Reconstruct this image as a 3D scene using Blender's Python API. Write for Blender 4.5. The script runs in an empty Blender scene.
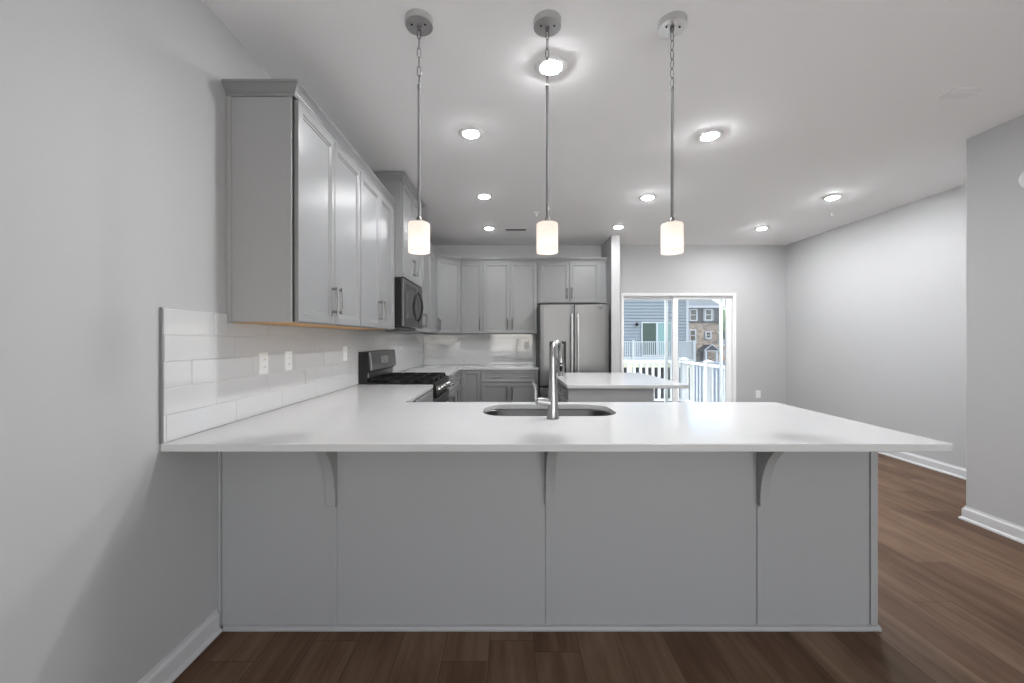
import bpy, bmesh, math, random
from mathutils import Vector, Matrix
PI = math.pi
random.seed(7)
S = bpy.context.scene
COL = S.collection

# ---------------------------------------------------------------- camera
cam_d = bpy.data.cameras.new('camera'); cam = bpy.data.objects.new('camera', cam_d); COL.objects.link(cam)
cam_d.sensor_fit = 'HORIZONTAL'; cam_d.sensor_width = 36.0; cam_d.lens = 14.0
cam_d.shift_x = 4.0/1024; cam_d.shift_y = -2.5/1024
cam_d.clip_start = 0.02; cam_d.clip_end = 400
cam.location = (0, 0, 1.307); cam.rotation_euler = (PI/2, 0, 0)
S.camera = cam

# ---------------------------------------------------------------- world, sun, exposure
SKY_STRENGTH = 0.29
SUN_POWER = 0.7
LAMP = 520.0           # emission of the recessed lamps' lenses
BULB = 0.22            # watts of the bulbs in the pendants
w = bpy.data.worlds.new('sky'); S.world = w; w.use_nodes = True
nt = w.node_tree; nt.nodes.clear()
sky = nt.nodes.new('ShaderNodeTexSky'); sky.sky_type = 'NISHITA'; sky.sun_disc = False
sky.sun_elevation = math.radians(48); sky.sun_rotation = math.radians(150)
tc = nt.nodes.new('ShaderNodeTexCoord')
noi = nt.nodes.new('ShaderNodeTexNoise'); noi.inputs['Scale'].default_value = 5.0; noi.inputs['Detail'].default_value = 6
mp = nt.nodes.new('ShaderNodeMapping'); mp.inputs['Scale'].default_value = (1, 1, 2.5)
rmp = nt.nodes.new('ShaderNodeValToRGB'); rmp.color_ramp.elements[0].position = 0.53; rmp.color_ramp.elements[1].position = 0.68
mixc = nt.nodes.new('ShaderNodeMix'); mixc.data_type = 'RGBA'; mixc.inputs['B'].default_value = (2.4, 2.45, 2.5, 1)
bg = nt.nodes.new('ShaderNodeBackground'); bg.inputs['Strength'].default_value = SKY_STRENGTH
wo = nt.nodes.new('ShaderNodeOutputWorld')
nt.links.new(tc.outputs['Generated'], mp.inputs['Vector']); nt.links.new(mp.outputs['Vector'], noi.inputs['Vector'])
nt.links.new(noi.outputs['Fac'], rmp.inputs['Fac']); nt.links.new(rmp.outputs['Color'], mixc.inputs['Factor'])
nt.links.new(sky.outputs['Color'], mixc.inputs['A']); nt.links.new(mixc.outputs['Result'], bg.inputs['Color'])
nt.links.new(bg.outputs['Background'], wo.inputs['Surface'])
sd = bpy.data.lights.new('sun', 'SUN'); sd.energy = SUN_POWER; sd.angle = math.radians(0.6); sd.color = (1, .96, .9)
sun = bpy.data.objects.new('sun', sd); COL.objects.link(sun)
sun.rotation_euler = Vector((0.75, -0.55, 1.0)).to_track_quat('Z', 'Y').to_euler()
# added fill lights at the rear window and door, standing in for sky
for wx, wz, ww, wh, pw_ in ((.2, 1.5, 1.7, 1.5, 30.0), (2.35, 1.15, 1.6, 2.0, 34.0)):
    ad = bpy.data.lights.new('fill_light', 'AREA'); ad.shape = 'RECTANGLE'; ad.size = ww; ad.size_y = wh; ad.energy = pw_; ad.color = (.98, .99, 1)
    ao = bpy.data.objects.new('rear_fill_light', ad); COL.objects.link(ao); ao.location = (wx, -3.52, wz); ao.rotation_euler = (math.radians(118), 0, 0)
# added panel lamp above the deck, brightening the dining side through the sliding door
ad = bpy.data.lights.new('fill_light', 'AREA'); ad.shape = 'RECTANGLE'; ad.size = 3.0; ad.size_y = 1.6; ad.energy = 640.0; ad.color = (.97, .985, 1)
ao = bpy.data.objects.new('deck_fill_light', ad); COL.objects.link(ao); ao.location = (2.2, 8.2, 4.2); ao.rotation_euler = (math.radians(-42), 0, 0)
vs = S.view_settings
vs.view_transform = 'Standard'; vs.look = 'None'; vs.exposure = 0.78; vs.gamma = 1.0; vs.use_curve_mapping = False

# ---------------------------------------------------------------- materials
MATS = {}
def mat(name, rgb, rough=.5, metal=0.0, spec=.5, bump=0.0, bscale=200, var=0.0, emis=None, aniso=None, coat=0.0):
    m = bpy.data.materials.new(name); m.use_nodes = True; n = m.node_tree
    p = n.nodes['Principled BSDF']
    p.inputs['Base Color'].default_value = (*rgb, 1); p.inputs['Roughness'].default_value = rough
    p.inputs['Metallic'].default_value = metal; p.inputs['Specular IOR Level'].default_value = spec
    p.inputs['Coat Weight'].default_value = coat
    t = n.nodes.new('ShaderNodeTexCoord')
    if bump or var or aniso:
        mpn = n.nodes.new('ShaderNodeMapping'); n.links.new(t.outputs['Object'], mpn.inputs['Vector'])
        if aniso: mpn.inputs['Scale'].default_value = aniso
        q = n.nodes.new('ShaderNodeTexNoise'); q.inputs['Scale'].default_value = bscale; q.inputs['Detail'].default_value = 3
        n.links.new(mpn.outputs['Vector'], q.inputs['Vector'])
        if bump:
            b = n.nodes.new('ShaderNodeBump'); b.inputs['Strength'].default_value = bump; b.inputs['Distance'].default_value = .002
            n.links.new(q.outputs['Fac'], b.inputs['Height']); n.links.new(b.outputs['Normal'], p.inputs['Normal'])
        if var:
            c = n.nodes.new('ShaderNodeMix'); c.data_type = 'RGBA'
            c.inputs['A'].default_value = (*[v*(1-var) for v in rgb], 1); c.inputs['B'].default_value = (*[min(1, v*(1+var)) for v in rgb], 1)
            n.links.new(q.outputs['Fac'], c.inputs['Factor']); n.links.new(c.outputs['Result'], p.inputs['Base Color'])
    if emis:
        p.inputs['Emission Color'].default_value = (*emis[0], 1); p.inputs['Emission Strength'].default_value = emis[1]
    MATS[name] = m
    return m
BASEP = mat('baseboard_paint', (.60, .60, .605), .4, bump=.02, bscale=60)
WALL = mat('wall_paint', (.47, .472, .476), .6, bump=.05, bscale=350)
CEIL = mat('ceiling_paint', (.96, .96, .96), .8, bump=.05, bscale=300)
TRIM = mat('white_trim', (.85, .85, .85), .35, bump=.02, bscale=60)
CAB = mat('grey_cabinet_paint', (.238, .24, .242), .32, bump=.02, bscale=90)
CABP = mat('grey_cabinet_paint_lifted', (.33, .331, .333), .42, bump=.02, bscale=90)  # same cabinet paint, lightened to make up for weak light on these panels
GAP = mat('dark_gap', (.03, .03, .03), .7, bump=.02)
WOODRAW = mat('raw_birch', (.62, .36, .15), .6, var=.12, bscale=12, aniso=(1, 12, 1))
QUARTZ = mat('white_quartz', (.53, .53, .53), .13, var=.03, bscale=6, spec=.5)
TILE = mat('glazed_tile', (.60, .60, .605), .06, var=.02, bscale=3, spec=.5)
GROUT = mat('grout', (.72, .72, .72), .8, bump=.1)
STEEL = mat('brushed_steel', (.19, .19, .19), .40, metal=1, bump=.05, bscale=60, aniso=(30, 30, .6))
SINKST = mat('sink_steel', (.15, .15, .15), .32, metal=1, bump=.04, bscale=50, aniso=(1, 20, 20))
NICKEL = mat('brushed_nickel', (.36, .36, .36), .3, metal=1, bump=.02, bscale=120)
DNICK = mat('satin_nickel', (.22, .22, .22), .38, metal=1, bump=.02, bscale=120)
DSTEEL = mat('dark_steel', (.15, .15, .15), .35, metal=1, bump=.03, bscale=60, aniso=(30, 30, .6))
HSTEEL = mat('handle_steel', (.75, .75, .75), .5, metal=1, bump=.02)
XVINYL = mat('outdoor_white_vinyl', (.54, .55, .56), .5, bump=.02)
CANOPY = mat('canopy_nickel', (.62, .62, .62), .36, metal=1, bump=.02, bscale=120)
CHROME = mat('chrome', (.8, .8, .8), .1, metal=1, var=.02)
BLACK = mat('black_enamel', (.01, .01, .01), .3, spec=.2, bump=.01)
IRON = mat('cast_iron', (.012, .012, .012), .6, spec=.2, bump=.1)
DGLASS = mat('dark_glass', (.03, .03, .032), .06, var=.02)
DGREY = mat('dark_grey_side', (.045, .045, .045), .5, bump=.03)
PLAST = mat('white_plastic', (.82, .82, .82), .3, bump=.01)
VINYL = mat('white_vinyl', (.85, .86, .87), .4, bump=.02)
BEIGE = mat('beige_beam', (.72, .68, .52), .6, var=.05, bscale=5)
SIDING = mat('blue_grey_siding', (.235, .262, .285), .6, var=.04, bscale=4)
DSIDE = mat('dark_brown_siding', (.06, .055, .055), .6, var=.1, bscale=3)
ROOF = mat('grey_shingles', (.30, .30, .29), .9, var=.15, bscale=8)
TEAL = mat('teal_curtain_glass', (.20, .33, .31), .4, var=.08, bscale=3)
GREENG = mat('green_dark_glass', (.035, .065, .052), .4, var=.15, bscale=3)
LEAF = mat('tree_leaves', (.16, .30, .07), .6, var=.3, bscale=3)
BARK = mat('tree_bark', (.12, .09, .06), .8, var=.2, bscale=12)
BRICK2 = mat('tan_brick', (.45, .27, .16), .8, var=.15, bscale=6)
ASPH = mat('asphalt', (.22, .24, .27), .9, var=.12, bscale=3)
GRASS = mat('lawn', (.20, .28, .09), .9, var=.25, bscale=6)
DECKM = mat('deck_boards', (.66, .65, .63), .7, var=.1, bscale=9, aniso=(1, 10, 1))  # paled so the deck bounces more light up to the ceiling indoors
LENSES = [mat(n_, (1, 1, 1), .5, emis=((.975, .985, 1), LAMP*k_)) for n_, k_ in (('lamp_lens', 1.0), ('lamp_lens_dimmed', .28), ('lamp_lens_low', .45), ('lamp_lens_front_room', .05))]
DISPLAY = mat('display_panel', (.06, .06, .065), .15, var=.05)

def glass_mat(name, tint, refl=.08, opac=0.0, col=(.8, .8, .8)):
    m = bpy.data.materials.new(name); m.use_nodes = True; n = m.node_tree; n.nodes.clear()
    tr = n.nodes.new('ShaderNodeBsdfTransparent'); tr.inputs['Color'].default_value = (*tint, 1)
    gl = n.nodes.new('ShaderNodeBsdfGlossy'); gl.inputs['Roughness'].default_value = .02
    fr = n.nodes.new('ShaderNodeFresnel'); fr.inputs['IOR'].default_value = 1.35
    mx = n.nodes.new('ShaderNodeMixShader'); o = n.nodes.new('ShaderNodeOutputMaterial')
    n.links.new(fr.outputs['Fac'], mx.inputs['Fac']); n.links.new(tr.outputs[0], mx.inputs[1]); n.links.new(gl.outputs[0], mx.inputs[2])
    last = mx
    if opac:
        df = n.nodes.new('ShaderNodeBsdfDiffuse'); df.inputs['Color'].default_value = (*col, 1)
        m2 = n.nodes.new('ShaderNodeMixShader'); m2.inputs['Fac'].default_value = opac
        n.links.new(mx.outputs[0], m2.inputs[1]); n.links.new(df.outputs[0], m2.inputs[2]); last = m2
    n.links.new(last.outputs[0], o.inputs['Surface'])
    return m
GLASS = glass_mat('window_glass', (.96, .98, .98))
SCREEN = glass_mat('insect_screen', (.97, .97, .97), opac=.07, col=(.45, .47, .5))

def shade_mat():
    m = bpy.data.materials.new('frosted_shade'); m.use_nodes = True; n = m.node_tree; n.nodes.clear()
    tl = n.nodes.new('ShaderNodeBsdfTranslucent'); tl.inputs['Color'].default_value = (.55, .50, .47, 1)
    df = n.nodes.new('ShaderNodeBsdfDiffuse'); df.inputs['Color'].default_value = (.35, .33, .32, 1)
    mx = n.nodes.new('ShaderNodeMixShader'); mx.inputs['Fac'].default_value = .4
    em = n.nodes.new('ShaderNodeEmission'); em.inputs['Color'].default_value = (1, .80, .72, 1); em.inputs['Strength'].default_value = .36
    ad = n.nodes.new('ShaderNodeAddShader'); o = n.nodes.new('ShaderNodeOutputMaterial')
    n.links.new(tl.outputs[0], mx.inputs[1]); n.links.new(df.outputs[0], mx.inputs[2])
    n.links.new(mx.outputs[0], ad.inputs[0]); n.links.new(em.outputs[0], ad.inputs[1]); n.links.new(ad.outputs[0], o.inputs['Surface'])
    return m
SHADE = shade_mat()

def floor_mat():
    m = bpy.data.materials.new('brown_planks'); m.use_nodes = True; n = m.node_tree; p = n.nodes['Principled BSDF']
    L = n.links.new
    t = n.nodes.new('ShaderNodeTexCoord'); sp = n.nodes.new('ShaderNodeSeparateXYZ'); L(t.outputs['Object'], sp.inputs[0])
    def mth(op, a, b=None, c=None):
        q = n.nodes.new('ShaderNodeMath'); q.operation = op
        for i, v in enumerate((a, b, c)):
            if v is None: continue
            if isinstance(v, (int, float)): q.inputs[i].default_value = v
            else: L(v, q.inputs[i])
        return q.outputs[0]
    W, LEN = .19, 1.35
    u = mth('DIVIDE', mth('ADD', sp.outputs['X'], 20.03), W); row = mth('FLOOR', u); fu = mth('SUBTRACT', u, row)
    wn = n.nodes.new('ShaderNodeTexWhiteNoise'); wn.noise_dimensions = '1D'; L(row, wn.inputs['W'])
    v = mth('ADD', mth('DIVIDE', mth('ADD', sp.outputs['Y'], 30), LEN), mth('MULTIPLY', wn.outputs['Value'], 7.0)); vr = mth('FLOOR', v); fv = mth('SUBTRACT', v, vr)
    cv = n.nodes.new('ShaderNodeCombineXYZ'); L(row, cv.inputs[0]); L(vr, cv.inputs[1])
    wn2 = n.nodes.new('ShaderNodeTexWhiteNoise'); wn2.noise_dimensions = '2D'; L(cv.outputs[0], wn2.inputs['Vector'])
    # grain
    cg = n.nodes.new('ShaderNodeCombineXYZ'); L(mth('MULTIPLY', sp.outputs['X'], 22), cg.inputs[0]); L(mth('MULTIPLY', sp.outputs['Y'], 1.3), cg.inputs[1]); L(mth('MULTIPLY', wn2.outputs['Value'], 40), cg.inputs[2])
    g = n.nodes.new('ShaderNodeTexNoise'); g.inputs['Scale'].default_value = 1.0; g.inputs['Detail'].default_value = 6; g.inputs['Roughness'].default_value = .6; g.inputs['Distortion'].default_value = .6
    L(cg.outputs[0], g.inputs['Vector'])
    cg2 = n.nodes.new('ShaderNodeCombineXYZ'); L(mth('MULTIPLY', sp.outputs['X'], 7), cg2.inputs[0]); L(mth('MULTIPLY', sp.outputs['Y'], 2.2), cg2.inputs[1]); L(mth('MULTIPLY', wn2.outputs['Value'], 90), cg2.inputs[2])
    g2 = n.nodes.new('ShaderNodeTexNoise'); g2.inputs['Scale'].default_value = 1.0; g2.inputs['Detail'].default_value = 3; L(cg2.outputs[0], g2.inputs['Vector'])
    fac = mth('ADD', mth('ADD', mth('MULTIPLY', wn2.outputs['Value'], .22), .05), mth('ADD', mth('MULTIPLY', g.outputs['Fac'], .55), mth('MULTIPLY', g2.outputs['Fac'], .5)))
    r = n.nodes.new('ShaderNodeValToRGB'); cr = r.color_ramp
    cr.elements[0].position = .38; cr.elements[0].color = (.044, .021, .010, 1)
    cr.elements[1].position = 1.0; cr.elements[1].color = (.21, .135, .088, 1)
    e = cr.elements.new(.62); e.color = (.098, .053, .030, 1)
    L(fac, r.inputs['Fac'])
    gapx = mth('MAXIMUM', mth('LESS_THAN', fu, .012), mth('LESS_THAN', fv, .0022))
    mx = n.nodes.new('ShaderNodeMix'); mx.data_type = 'RGBA'; L(mth('MULTIPLY', gapx, .75), mx.inputs['Factor'])
    L(r.outputs['Color'], mx.inputs['A']); mx.inputs['B'].default_value = (.025, .015, .01, 1)
    L(mx.outputs['Result'], p.inputs['Base Color'])
    p.inputs['Roughness'].default_value = .5; p.inputs['Specular IOR Level'].default_value = .22
    b = n.nodes.new('ShaderNodeBump'); b.inputs['Strength'].default_value = .25; b.inputs['Distance'].default_value = .002
    L(mth('SUBTRACT', mth('MULTIPLY', g.outputs['Fac'], .3), gapx), b.inputs['Height']); L(b.outputs['Normal'], p.inputs['Normal'])
    return m
FLOOR = floor_mat()

def stone_mat():
    m = bpy.data.materials.new('field_stone'); m.use_nodes = True; n = m.node_tree; p = n.nodes['Principled BSDF']; L = n.links.new
    t = n.nodes.new('ShaderNodeTexCoord'); mpn = n.nodes.new('ShaderNodeMapping'); mpn.inputs['Scale'].default_value = (2.0, 2.0, 3.6); L(t.outputs['Object'], mpn.inputs['Vector'])
    vo = n.nodes.new('ShaderNodeTexVoronoi'); vo.inputs['Scale'].default_value = 1.0; L(mpn.outputs[0], vo.inputs['Vector'])
    r = n.nodes.new('ShaderNodeValToRGB'); cr = r.color_ramp
    cr.elements[0].color = (.16, .12, .085, 1); cr.elements[1].color = (.52, .42, .30, 1)
    e = cr.elements.new(.5); e.color = (.36, .31, .26, 1); e = cr.elements.new(.75); e.color = (.30, .20, .13, 1)
    sx = n.nodes.new('ShaderNodeSeparateXYZ'); L(vo.outputs['Color'], sx.inputs[0]); L(sx.outputs[0], r.inputs['Fac'])
    L(r.outputs['Color'], p.inputs['Base Color']); p.inputs['Roughness'].default_value = .9
    return m
STONE = stone_mat()

# ---------------------------------------------------------------- mesh builder
class MB:
    def __init__(s): s.v = []; s.f = []
    def add(s, vs_, fs_):
        o = len(s.v); s.v += [tuple(x) for x in vs_]; s.f += [tuple(i+o for i in f) for f in fs_]; return s
    def box(s, x0, x1, y0, y1, z0, z1):
        x0, x1 = sorted((x0, x1)); y0, y1 = sorted((y0, y1)); z0, z1 = sorted((z0, z1))
        return s.add([(x0,y0,z0),(x1,y0,z0),(x1,y1,z0),(x0,y1,z0),(x0,y0,z1),(x1,y0,z1),(x1,y1,z1),(x0,y1,z1)],
                     [(0,3,2,1),(4,5,6,7),(0,1,5,4),(1,2,6,5),(2,3,7,6),(3,0,4,7)])
    def prism(s, poly, a0, a1, axis='x'):
        """poly of 2-D points extruded along an axis; points are the other two coordinates in order"""
        n = len(poly)
        def P(a, p):
            return (a, p[0], p[1]) if axis == 'x' else ((p[0], a, p[1]) if axis == 'y' else (p[0], p[1], a))
        vs_ = [P(a0, p) for p in poly] + [P(a1, p) for p in poly]
        fs_ = [tuple(range(n)), tuple(range(2*n-1, n-1, -1))] + [(i, n+i, n+(i+1) % n, (i+1) % n) for i in range(n)]
        return s.add(vs_, fs_)
    def tube(s, pts, r, seg=10, caps=True, flat=None):
        """round tube through points; r number or list"""
        pts = [Vector(p) for p in pts]; n = len(pts); rs = r if isinstance(r, (list, tuple)) else [r]*n
        rings = []; up = None
        for i, p in enumerate(pts):
            d = (pts[min(i+1, n-1)] - pts[max(i-1, 0)]).normalized()
            if up is None:
                up = Vector((0, 0, 1)) if abs(d.z) < .9 else Vector((1, 0, 0))
            a = (up - d*up.dot(d)).normalized(); up = a; b = d.cross(a)
            rings.append([p + (a*math.cos(2*PI*k/seg) + b*math.sin(2*PI*k/seg))*rs[i] for k in range(seg)])
        o = len(s.v)
        for rg in rings: s.v += [tuple(x) for x in rg]
        for i in range(n-1):
            for k in range(seg):
                k2 = (k+1) % seg
                s.f.append((o+i*seg+k, o+i*seg+k2, o+(i+1)*seg+k2, o+(i+1)*seg+k))
        if caps:
            s.f.append(tuple(o+k for k in range(seg-1, -1, -1))); s.f.append(tuple(o+(n-1)*seg+k for k in range(seg)))
        return s
    def lathe(s, prof, cx=0, cy=0, seg=32):
        """prof: (r, z) list"""
        o = len(s.v)
        for r, z in prof:
            for k in range(seg):
                a = 2*PI*k/seg; s.v.append((cx+r*math.cos(a), cy+r*math.sin(a), z))
        for i in range(len(prof)-1):
            for k in range(seg):
                k2 = (k+1) % seg
                s.f.append((o+i*seg+k, o+i*seg+k2, o+(i+1)*seg+k2, o+(i+1)*seg+k))
        if prof[0][0] > 0: s.f.append(tuple(o+k for k in range(seg-1, -1, -1)))
        if prof[-1][0] > 0: s.f.append(tuple(o+(len(prof)-1)*seg+k for k in range(seg)))
        return s
    def rings(s, rs, close_last=True, close_first=True):
        """list of vertex loops of equal length, skinned in order"""
        n = len(rs[0]); o = len(s.v)
        for r in rs: s.v += [tuple(x) for x in r]
        for i in range(len(rs)-1):
            for k in range(n):
                k2 = (k+1) % n
                s.f.append((o+i*n+k, o+i*n+k2, o+(i+1)*n+k2, o+(i+1)*n+k))
        if close_last: s.f.append(tuple(o+(len(rs)-1)*n+k for k in range(n)))
        if close_first: s.f.append(tuple(o+k for k in range(n-1, -1, -1)))
        return s
    def xf(s, M):
        s.v = [tuple(M @ Vector(p)) for p in s.v]; return s

def obj(name, mb, m, parent=None, loc=(0, 0, 0), rotz=0, bevel=0, smooth=False, seg=2):
    me = bpy.data.meshes.new(name)
    me.from_pydata(mb.v, [], mb.f); me.update()
    bm = bmesh.new(); bm.from_mesh(me)
    bmesh.ops.remove_doubles(bm, verts=bm.verts, dist=1e-6)
    bmesh.ops.recalc_face_normals(bm, faces=bm.faces); bm.to_mesh(me); bm.free()
    o = bpy.data.objects.new(name, me); COL.objects.link(o)
    me.materials.append(m)
    o.location = loc; o.rotation_euler = (0, 0, rotz)
    if parent is not None: o.parent = parent
    if bevel:
        b = o.modifiers.new('bevel', 'BEVEL'); b.width = bevel; b.segments = seg; b.limit_method = 'ANGLE'; b.angle_limit = math.radians(40)
        b.harden_normals = False
    if smooth:
        for p in me.polygons: p.use_smooth = True
        me.set_sharp_from_angle(angle=math.radians(38))
    return o
def tag(o, label=None, cat=None, group=None, kind=None):
    if label: o['label'] = label
    if cat: o['category'] = cat
    if group: o['group'] = group
    if kind: o['kind'] = kind
    return o
def thing(name, label, cat, loc=(0, 0, 0), rotz=0, group=None, kind=None):
    o = bpy.data.objects.new(name, None); COL.objects.link(o); o.location = loc; o.rotation_euler = (0, 0, rotz)
    o.empty_display_size = .1
    return tag(o, label, cat, group, kind)
def struct(name, mb, m, label=None, cat=None, **k):
    o = obj(name, mb, m, **k); o['kind'] = 'structure'
    if label: o['label'] = label
    if cat: o['category'] = cat
    return o
def dup(o, loc=None, label=None, parent=None):
    c = o.copy(); COL.objects.link(c)
    if parent is not None: c.parent = parent
    if loc is not None: c.location = loc
    if label: c['label'] = label
    for ch in [x for x in bpy.data.objects if x.parent == o]:
        dup(ch, parent=c)
    return c
def sweep(path, prof, z0=0.0, close=False):
    """profile (out, up) swept with mitres along a 2-D path; out is to the right of the direction"""
    P = [Vector(p) for p in path]; n = len(P); rs = []
    for i in range(n):
        d0 = (P[i]-P[i-1]).normalized() if i > 0 else None
        d1 = (P[i+1]-P[i]).normalized() if i < n-1 else None
        n0 = Vector((d0.y, -d0.x)) if d0 else None; n1 = Vector((d1.y, -d1.x)) if d1 else None
        if n0 is None: m_ = n1
        elif n1 is None: m_ = n0
        else:
            m_ = (n0+n1); m_ = m_/m_.length; m_ = m_/m_.dot(n0)
        rs.append([(P[i].x+m_.x*a, P[i].y+m_.y*a, z0+b) for a, b in prof])
    return MB().rings(rs)

# ================================================================ ROOM
XL, XR, XH = -1.303, 4.27, 3.31
YB, YH, YF = 6.12, 2.88, -3.6
ZC = 2.75
DX0, DX1, DZ = 1.76, 3.48, 1.99      # sliding door opening
T = .15
struct('floor', MB().box(XL-T, XR+T, YF-T, YB+.2, -.1, 0), FLOOR, 'brown wood plank floor', 'floor')
struct('ceiling', MB().box(XL-T, XR+T, YF-T, YB+.2, ZC, ZC+.12), CEIL, 'flat white ceiling', 'ceiling')
struct('wall_left', MB().box(XL-T, XL, YF-T, YB+.2, 0, ZC), WALL, 'long pale grey wall at the left, behind the cabinets', 'wall')
struct('wall_back', MB().box(XL, DX0, YB, YB+.2, 0, ZC).box(DX1, XR, YB, YB+.2, 0, ZC).box(DX0, DX1, YB, YB+.2, DZ, ZC), WALL, 'far wall with the sliding door', 'wall')
struct('wall_right', MB().box(XR, XR+T, YH-.2, YB+.2, 0, ZC), WALL, 'bright far right wall of the dining area', 'wall')
struct('wall_hall', MB().box(XH, XR+T, YF-T, YH, 0, ZC), WALL, 'near right wall ending in an outside corner', 'wall', bevel=.006)
struct('wall_front', MB().box(XL, -.65, YF-T, YF, 0, ZC).box(-.65, 1.05, YF-T, YF, 0, .75).box(-.65, 1.05, YF-T, YF, 2.25, ZC).box(1.05, 1.55, YF-T, YF, 0, ZC).box(1.55, 3.15, YF-T, YF, 2.15, ZC).box(3.15, XH, YF-T, YF, 0, ZC), WALL, 'wall behind the camera', 'wall')
struct('wall_stub', MB().box(1.436, 1.555, 5.53, YB, 0, ZC), WALL, 'short wall beside the refrigerator', 'wall', bevel=.004)
BASE = [(0, 0), (.026, 0), (.026, .008), (.021, .017), (.014, .02), (.014, .075), (.011, .082), (.006, .088), (.004, .1), (0, .1)]
struct('baseboard_left', sweep([(XL, YF), (XL, 1.779)], BASE), BASEP)
struct('baseboard_hall', sweep([(XR, YH), (XH, YH), (XH, YF)], BASE), BASEP)
struct('baseboard_right', sweep([(DX1+.03, YB), (XR, YB), (XR, YH)], BASE), BASEP)
struct('baseboard_stub', sweep([(1.436, 5.53), (1.555, 5.53)], BASE), BASEP)
struct('baseboard_front', sweep([(XH, YF), (XL, YF)], BASE), BASEP)

wf_ = thing('window_1', 'white window in the wall behind the camera', 'window', (-.65, YF-.1, .75), 0, None, 'structure')
def rframe(w_, h_, t_): return MB().box(0, t_, 0, .06, 0, h_).box(w_-t_, w_, 0, .06, 0, h_).box(t_, w_-t_, 0, .06, 0, t_).box(t_, w_-t_, 0, .06, h_-t_, h_).box(w_/2-.03, w_/2+.03, 0, .06, t_, h_-t_)
obj('window_frame', rframe(1.7, 1.5, .06), MATS['white_vinyl'], wf_)
wf_ = thing('door_2', 'glazed white double door in the wall behind the camera', 'door', (1.55, YF-.1, 0), 0, None, 'structure')
obj('door_frame', rframe(1.6, 2.15, .09), MATS['white_vinyl'], wf_)
# ---------------- sliding door
dr = thing('door_1', 'white framed sliding glass door to the deck', 'sliding door', (DX0, YB, 0), 0, None, 'structure')
def frame(x0, x1, y0, y1, z0, z1, t, tb=None, tt=None):
    tb = t if tb is None else tb; tt = t if tt is None else tt
    return MB().box(x0, x0+t, y0, y1, z0, z1).box(x1-t, x1, y0, y1, z0, z1).box(x0+t, x1-t, y0, y1, z0, z0+tb).box(x0+t, x1-t, y0, y1, z1-tt, z1)
Wd = DX1-DX0
obj('casing', frame(-.02, Wd+.02, -.012, .0, 0, DZ+.02, .022, .001), TRIM, dr)
obj('door_frame', frame(0, Wd, 0, .2, 0, DZ, .02, .03, .02), VINYL, dr)
f1 = obj('fixed_sash', frame(.02, .87, .10, .14, .03, DZ-.02, .03, .09, .05), VINYL, dr, bevel=.003)
obj('pane', MB().box(.05, .84, .117, .123, .12, DZ-.07), GLASS, f1)
f2 = obj('sliding_sash', frame(.795, Wd-.02, .05, .09, .03, DZ-.02, .08, .09, .05), VINYL, dr, bevel=.003)
obj('pane', MB().box(.875, Wd-.1, .067, .073, .12, DZ-.07), GLASS, f2)
f3 = obj('screen_frame', frame(.715, 1.63, .16, .175, .03, DZ-.02, .05, .05, .03), VINYL, dr, bevel=.002)
obj('insect_screen', MB().box(.765, 1.58, .167, .168, .08, DZ-.05), SCREEN, f3)

# ---------------- exterior: the place beyond the door
struct('ground', MB().box(-30, 90, 6.4, 130, -2.4, -2.2), ASPH, 'grey paved ground outside', 'ground')
tag(obj('lawn', MB().box(-10, 12.5, 9.5, 19.5, -2.2, -2.16), GRASS), 'strip of lawn below the deck', 'lawn', kind='structure')
deck = MB()
for k in range(14): deck.box(0.2, 3.72, 6.34+k*.137, 6.34+k*.137+.131, -.09, -.06)
deck.box(.2, 3.72, 8.23, 8.26, -.35, -.06).box(3.69, 3.72, 6.34, 8.23, -.35, -.09).box(.2, .26, 8.1, 8.2, -2.2, -.09).box(3.6, 3.68, 8.1, 8.2, -2.2, -.09)
tag(obj('deck_floor', deck, DECKM), 'boarded deck floor outside the door', 'deck', kind='structure')

def railing(name, label, loc, segs, posts, ztop, zbot, pitch=.125, bw=.045, group=None, pw=.1):
    """segs: list of (x0,y0,x1,y1) straight runs, local"""
    r = thing(name, label, 'railing', loc, 0, group)
    top, bot = MB(), MB(); bmesh_b = None; first = None
    for (x0, y0, x1, y1) in segs:
        h = .035
        if abs(x1-x0) > abs(y1-y0):
            top.box(x0, x1, y0-h, y0+h, ztop-.045, ztop); bot.box(x0, x1, y0-.025, y0+.025, zbot, zbot+.04)
        else:
            top.box(x0-h, x0+h, y0, y1, ztop-.045, ztop); bot.box(x0-.025, x0+.025, y0, y1, zbot, zbot+.04)
        Ln = math.hypot(x1-x0, y1-y0); k = int(Ln/pitch)
        for i in range(1, k):
            t_ = i/k; px, py = x0+(x1-x0)*t_, y0+(y1-y0)*t_
            if first is None:
                first = obj('baluster', MB().box(-bw/2, bw/2, -bw/2, bw/2, zbot+.04, ztop-.045), XVINYL, r, (px, py, 0))
            else:
                c = first.copy(); COL.objects.link(c); c.parent = r; c.location = (px, py, 0)
    obj('top_rail', top, XVINYL, r, bevel=.006); obj('bottom_rail', bot, XVINYL, r)
    for (px, py) in posts:
        pm = MB().box(px-pw/2, px+pw/2, py-pw/2, py+pw/2, 0, ztop+.03)
        pm.rings([[(px-a, py-a, z), (px+a, py-a, z), (px+a, py+a, z), (px-a, py+a, z)] for a, z in ((pw/2+.015, ztop+.03), (pw/2+.015, ztop+.045), (.005, ztop+.075))])
        obj('post', pm, XVINYL, r)
    return r
railing('deck_railing', 'white deck railing running away along the right side of the deck', (3.6, 6.36, -.06), [(0, 0, 0, .76), (0, .84, 0, 1.73)], [(0, .8)], .917, .1, .118, .022)
railing('deck_railing', 'white deck railing across the far end of the nearest deck', (.3, 8.15, -.06), [(0, 0, 3.3, 0)], [(3.3, 0)], .917, .1)

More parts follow.
